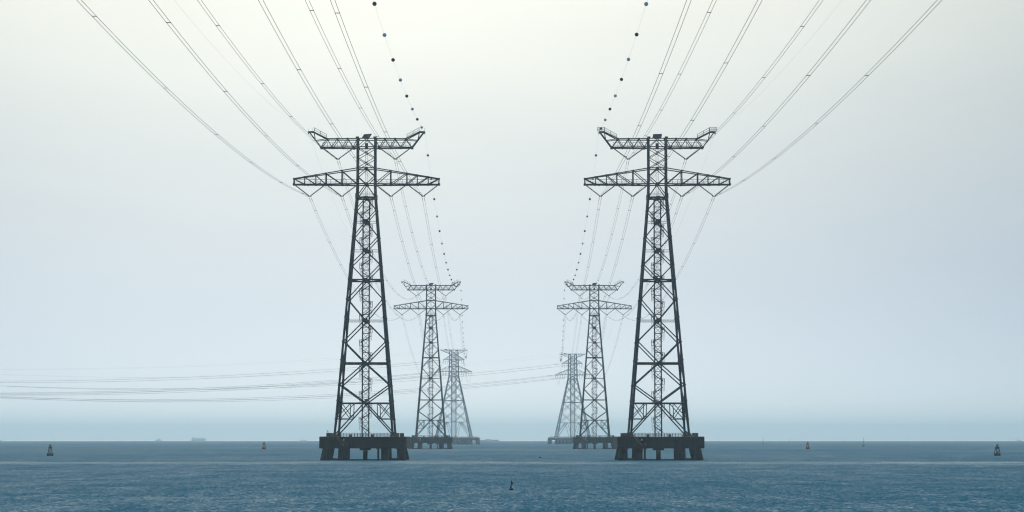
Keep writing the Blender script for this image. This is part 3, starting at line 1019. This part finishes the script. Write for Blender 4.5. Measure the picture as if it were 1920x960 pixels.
# ------------------------------------------------------------------ birds
def bird(loc, label, pose, rz=0.0, s=1.0):
    """one skinned body: standing heron-like bird or a floating one"""
    if pose == 'stand':
        pts = [(0, 0, .42), (.13, 0, .36), (.30, 0, .24), (-.10, 0, .52), (-.14, 0, .66), (-.08, 0, .80), (-.16, 0, .86), (-.34, 0, .84), (.02, .05, .2), (.02, .05, 0), (.02, -.05, .2), (.02, -.05, 0)]
        rad = [.13, .11, .03, .09, .045, .04, .055, .012, .02, .018, .02, .018]
        ed = [(0, 1), (1, 2), (0, 3), (3, 4), (4, 5), (5, 6), (6, 7), (0, 8), (8, 9), (0, 10), (10, 11)]
    else:
        pts = [(0, 0, .08), (.25, 0, .10), (.42, 0, .16), (-.18, 0, .14), (-.22, 0, .34), (-.26, 0, .44), (-.40, 0, .42)]
        rad = [.16, .12, .03, .12, .06, .065, .015]
        ed = [(0, 1), (1, 2), (0, 3), (3, 4), (4, 5), (5, 6)]
    me = bpy.data.meshes.new('bird')
    me.from_pydata([tuple(c * s for c in p) for p in pts], ed, [])
    me.materials.append(FEATHER)
    o = bpy.data.objects.new('bird', me)
    C.objects.link(o)
    o.modifiers.new('skin', 'SKIN')
    if not me.skin_vertices:
        bpy.context.view_layer.objects.active = o
    for i, v in enumerate(me.skin_vertices[0].data):
        v.radius = (rad[i] * s, rad[i] * s); v.use_root = (i == 0)
    o.modifiers.new('smooth', 'SUBSURF').levels = 1
    o.location = loc; o.rotation_euler = (0, 0, rz)
    tag(o, label, 'bird')
    return o
LN = TOWERS['ln']
bird(LN + Vector((-12.2, -14.1, 9.47)), 'dark bird standing on the left rusty box of the left foreground platform', 'stand', 0.15, 1.1)
bird(sea_at(1013, 858.5), 'small dark bird floating on the water between the foreground platforms', 'float', 0.0, 1.25)

# ------------------------------------------------------------------ ships and islet in the haze
def ship(px, d, length, height, label, kind):
    x = (px - 960) / FPX * d
    root = empty('cargo_ship', (x, d, drop(x, d)))
    L = length / 2
    B = length * 0.075 + 1.5
    fb = height * (0.42 if kind != 'tug' else 0.34)
    v, f = [], []
    secs = [(-1.0, 0.7, 1.0), (-0.8, 0.95, 1.0), (0.5, 1.0, 1.0), (0.8, 0.75, 1.06), (0.95, 0.3, 1.14), (1.0, 0.05, 1.2)]
    for u, w, hh in secs:
        v += [(u * L * 0.96, -B * w * 0.8, -1.5), (u * L, -B * w, fb * hh), (u * L, B * w, fb * hh), (u * L * 0.96, B * w * 0.8, -1.5)]
    for i in range(len(secs) - 1):
        for k in range(4):
            k2 = (k + 1) % 4
            f.append((i * 4 + k, i * 4 + k2, i * 4 + 4 + k2, i * 4 + 4 + k))
    f += [(3, 2, 1, 0), tuple(4 * (len(secs) - 1) + k for k in range(4))]
    MB().add(v, f).build('hull', SHIPGREY, root)
    if kind == 'boxes':
        for i in range(7):
            xx = -0.45 * L + i * 0.2 * L
            hh = height * random.choice((0.22, 0.3, 0.34, 0.30))
            MB().box((xx, 0, fb + hh / 2 + 0.02), (0.085 * L, B * 0.85, hh / 2)).build('container_stack', SHIPGREY, root)
    else:
        MB().box((0.2 * L, 0, fb + 0.6), (0.5 * L, B * 0.6, 0.6)).build('hatch_cover', SHIPGREY, root)
    hx = {'boxes': -0.72, 'coaster': -0.7, 'tug': 0.05}[kind] * L
    hl = (0.12 if kind != 'tug' else 0.3) * L
    MB().box((hx, 0, fb + (height - fb) * 0.36), (hl, B * 0.8, (height - fb) * 0.36), top=0.9).build('deckhouse', SHIPWHITE, root)
    MB().box((hx, 0, fb + (height - fb) * 0.78), (hl * 0.6, B * 0.9, (height - fb) * 0.06)).build('bridge', SHIPWHITE, root)
    member('mast', (hx, 0, fb + (height - fb) * 0.8), (hx, 0, height * 1.05), 0.25, SHIPGREY, root)
    return tag(root, label, 'ship', 'ships in the haze')
ship(374, 11600, 70, 19.0, 'larger pale cargo ship in the haze on the left horizon', 'boxes')
ship(299, 11000, 30, 12.0, 'small hazy vessel left of the larger ship on the horizon', 'tug')
ship(570, 11800, 34, 8.5, 'barely visible low vessel left of the left foreground platform', 'coaster')
ship(1030, 11400, 27, 9.5, 'barely visible vessel beside the far right platform', 'tug')
ship(2, 11500, 26, 8.5, 'barely visible vessel at the left edge of the horizon', 'coaster')
ship(1908, 11500, 19, 8.5, 'barely visible vessel at the right edge of the horizon', 'coaster')
def islet():
    d = 6300.0
    x0 = (880 - 960) / FPX * d; x1 = (938 - 960) / FPX * d
    cx = (x0 + x1) / 2; L = (x1 - x0) / 2
    root = empty('islet', (cx, d, drop(cx, d)))
    v, f = [], []
    n = 24
    for ring, (k, z) in enumerate(((1.0, -1.0), (0.98, 0.6), (0.85, 1.5), (0.5, 2.2))):
        for i in range(n):
            t = 2 * math.pi * i / n
            w = 1 + 0.1 * math.sin(3 * t) + 0.06 * math.sin(7 * t + 1)
            v.append((L * k * w * math.cos(t), 16 * k * w * math.sin(t), z + 0.3 * math.sin(5 * t) * (ring > 0)))
    for r in range(3):
        for i in range(n):
            i2 = (i + 1) % n
            f.append((r * n + i, r * n + i2, r * n + n + i2, r * n + n + i))
    f.append(tuple(3 * n + i for i in range(n)))
    MB().add(v, f, True).build('shore', ROCK, root)
    b = MB()
    for i in range(900):
        u = random.uniform(-0.92, 0.92)
        hgt = 1.6 + 3.4 * math.exp(-((u - 0.25) / 0.25) ** 2) + 2.2 * math.exp(-((u + 0.55) / 0.2) ** 2) + 1.2 * math.exp(-((u - 0.75) / 0.1) ** 2)
        c = Vector((u * L, random.uniform(-9, 9), 1.5 + hgt * random.uniform(0.1, 1.0)))
        q = Matrix.Rotation(random.uniform(0, 6.28), 3, 'Z') @ Matrix.Rotation(random.uniform(0, 3.1), 3, 'X')
        r = random.uniform(0.35, 0.8)
        b.add([c + q @ Vector(p) * r for p in ((-1, -.6, 0), (1, -.5, .2), (.9, .6, 0), (-.9, .7, .3))], [(0, 1, 2, 3)])
    b.build('trees', LEAF, root, 'stuff')
    return tag(root, 'low wooded islet on the horizon beside the far left platform', 'islet')
islet()

# ------------------------------------------------------------------ haze: one even volume round everything under the sky
hz = MB().box((0, 0, 57.0), (26000, 26000, 75.0)).build('haze', STEEL)
hm = bpy.data.materials.new('sea_haze')
hm.use_nodes = True
ht = hm.node_tree
ht.nodes.clear()
ho = ht.nodes.new('ShaderNodeOutputMaterial')
pv = ht.nodes.new('ShaderNodeVolumePrincipled')
pv.inputs['Color'].default_value = (0.68, 0.89, 1.0, 1)
pv.inputs['Density'].default_value = HAZE_DENSITY
pv.inputs['Anisotropy'].default_value = 0.6
ht.links.new(pv.outputs[0], ho.inputs['Volume'])
hz.data.materials.clear(); hz.data.materials.append(hm)
hz['kind'] = 'stuff'
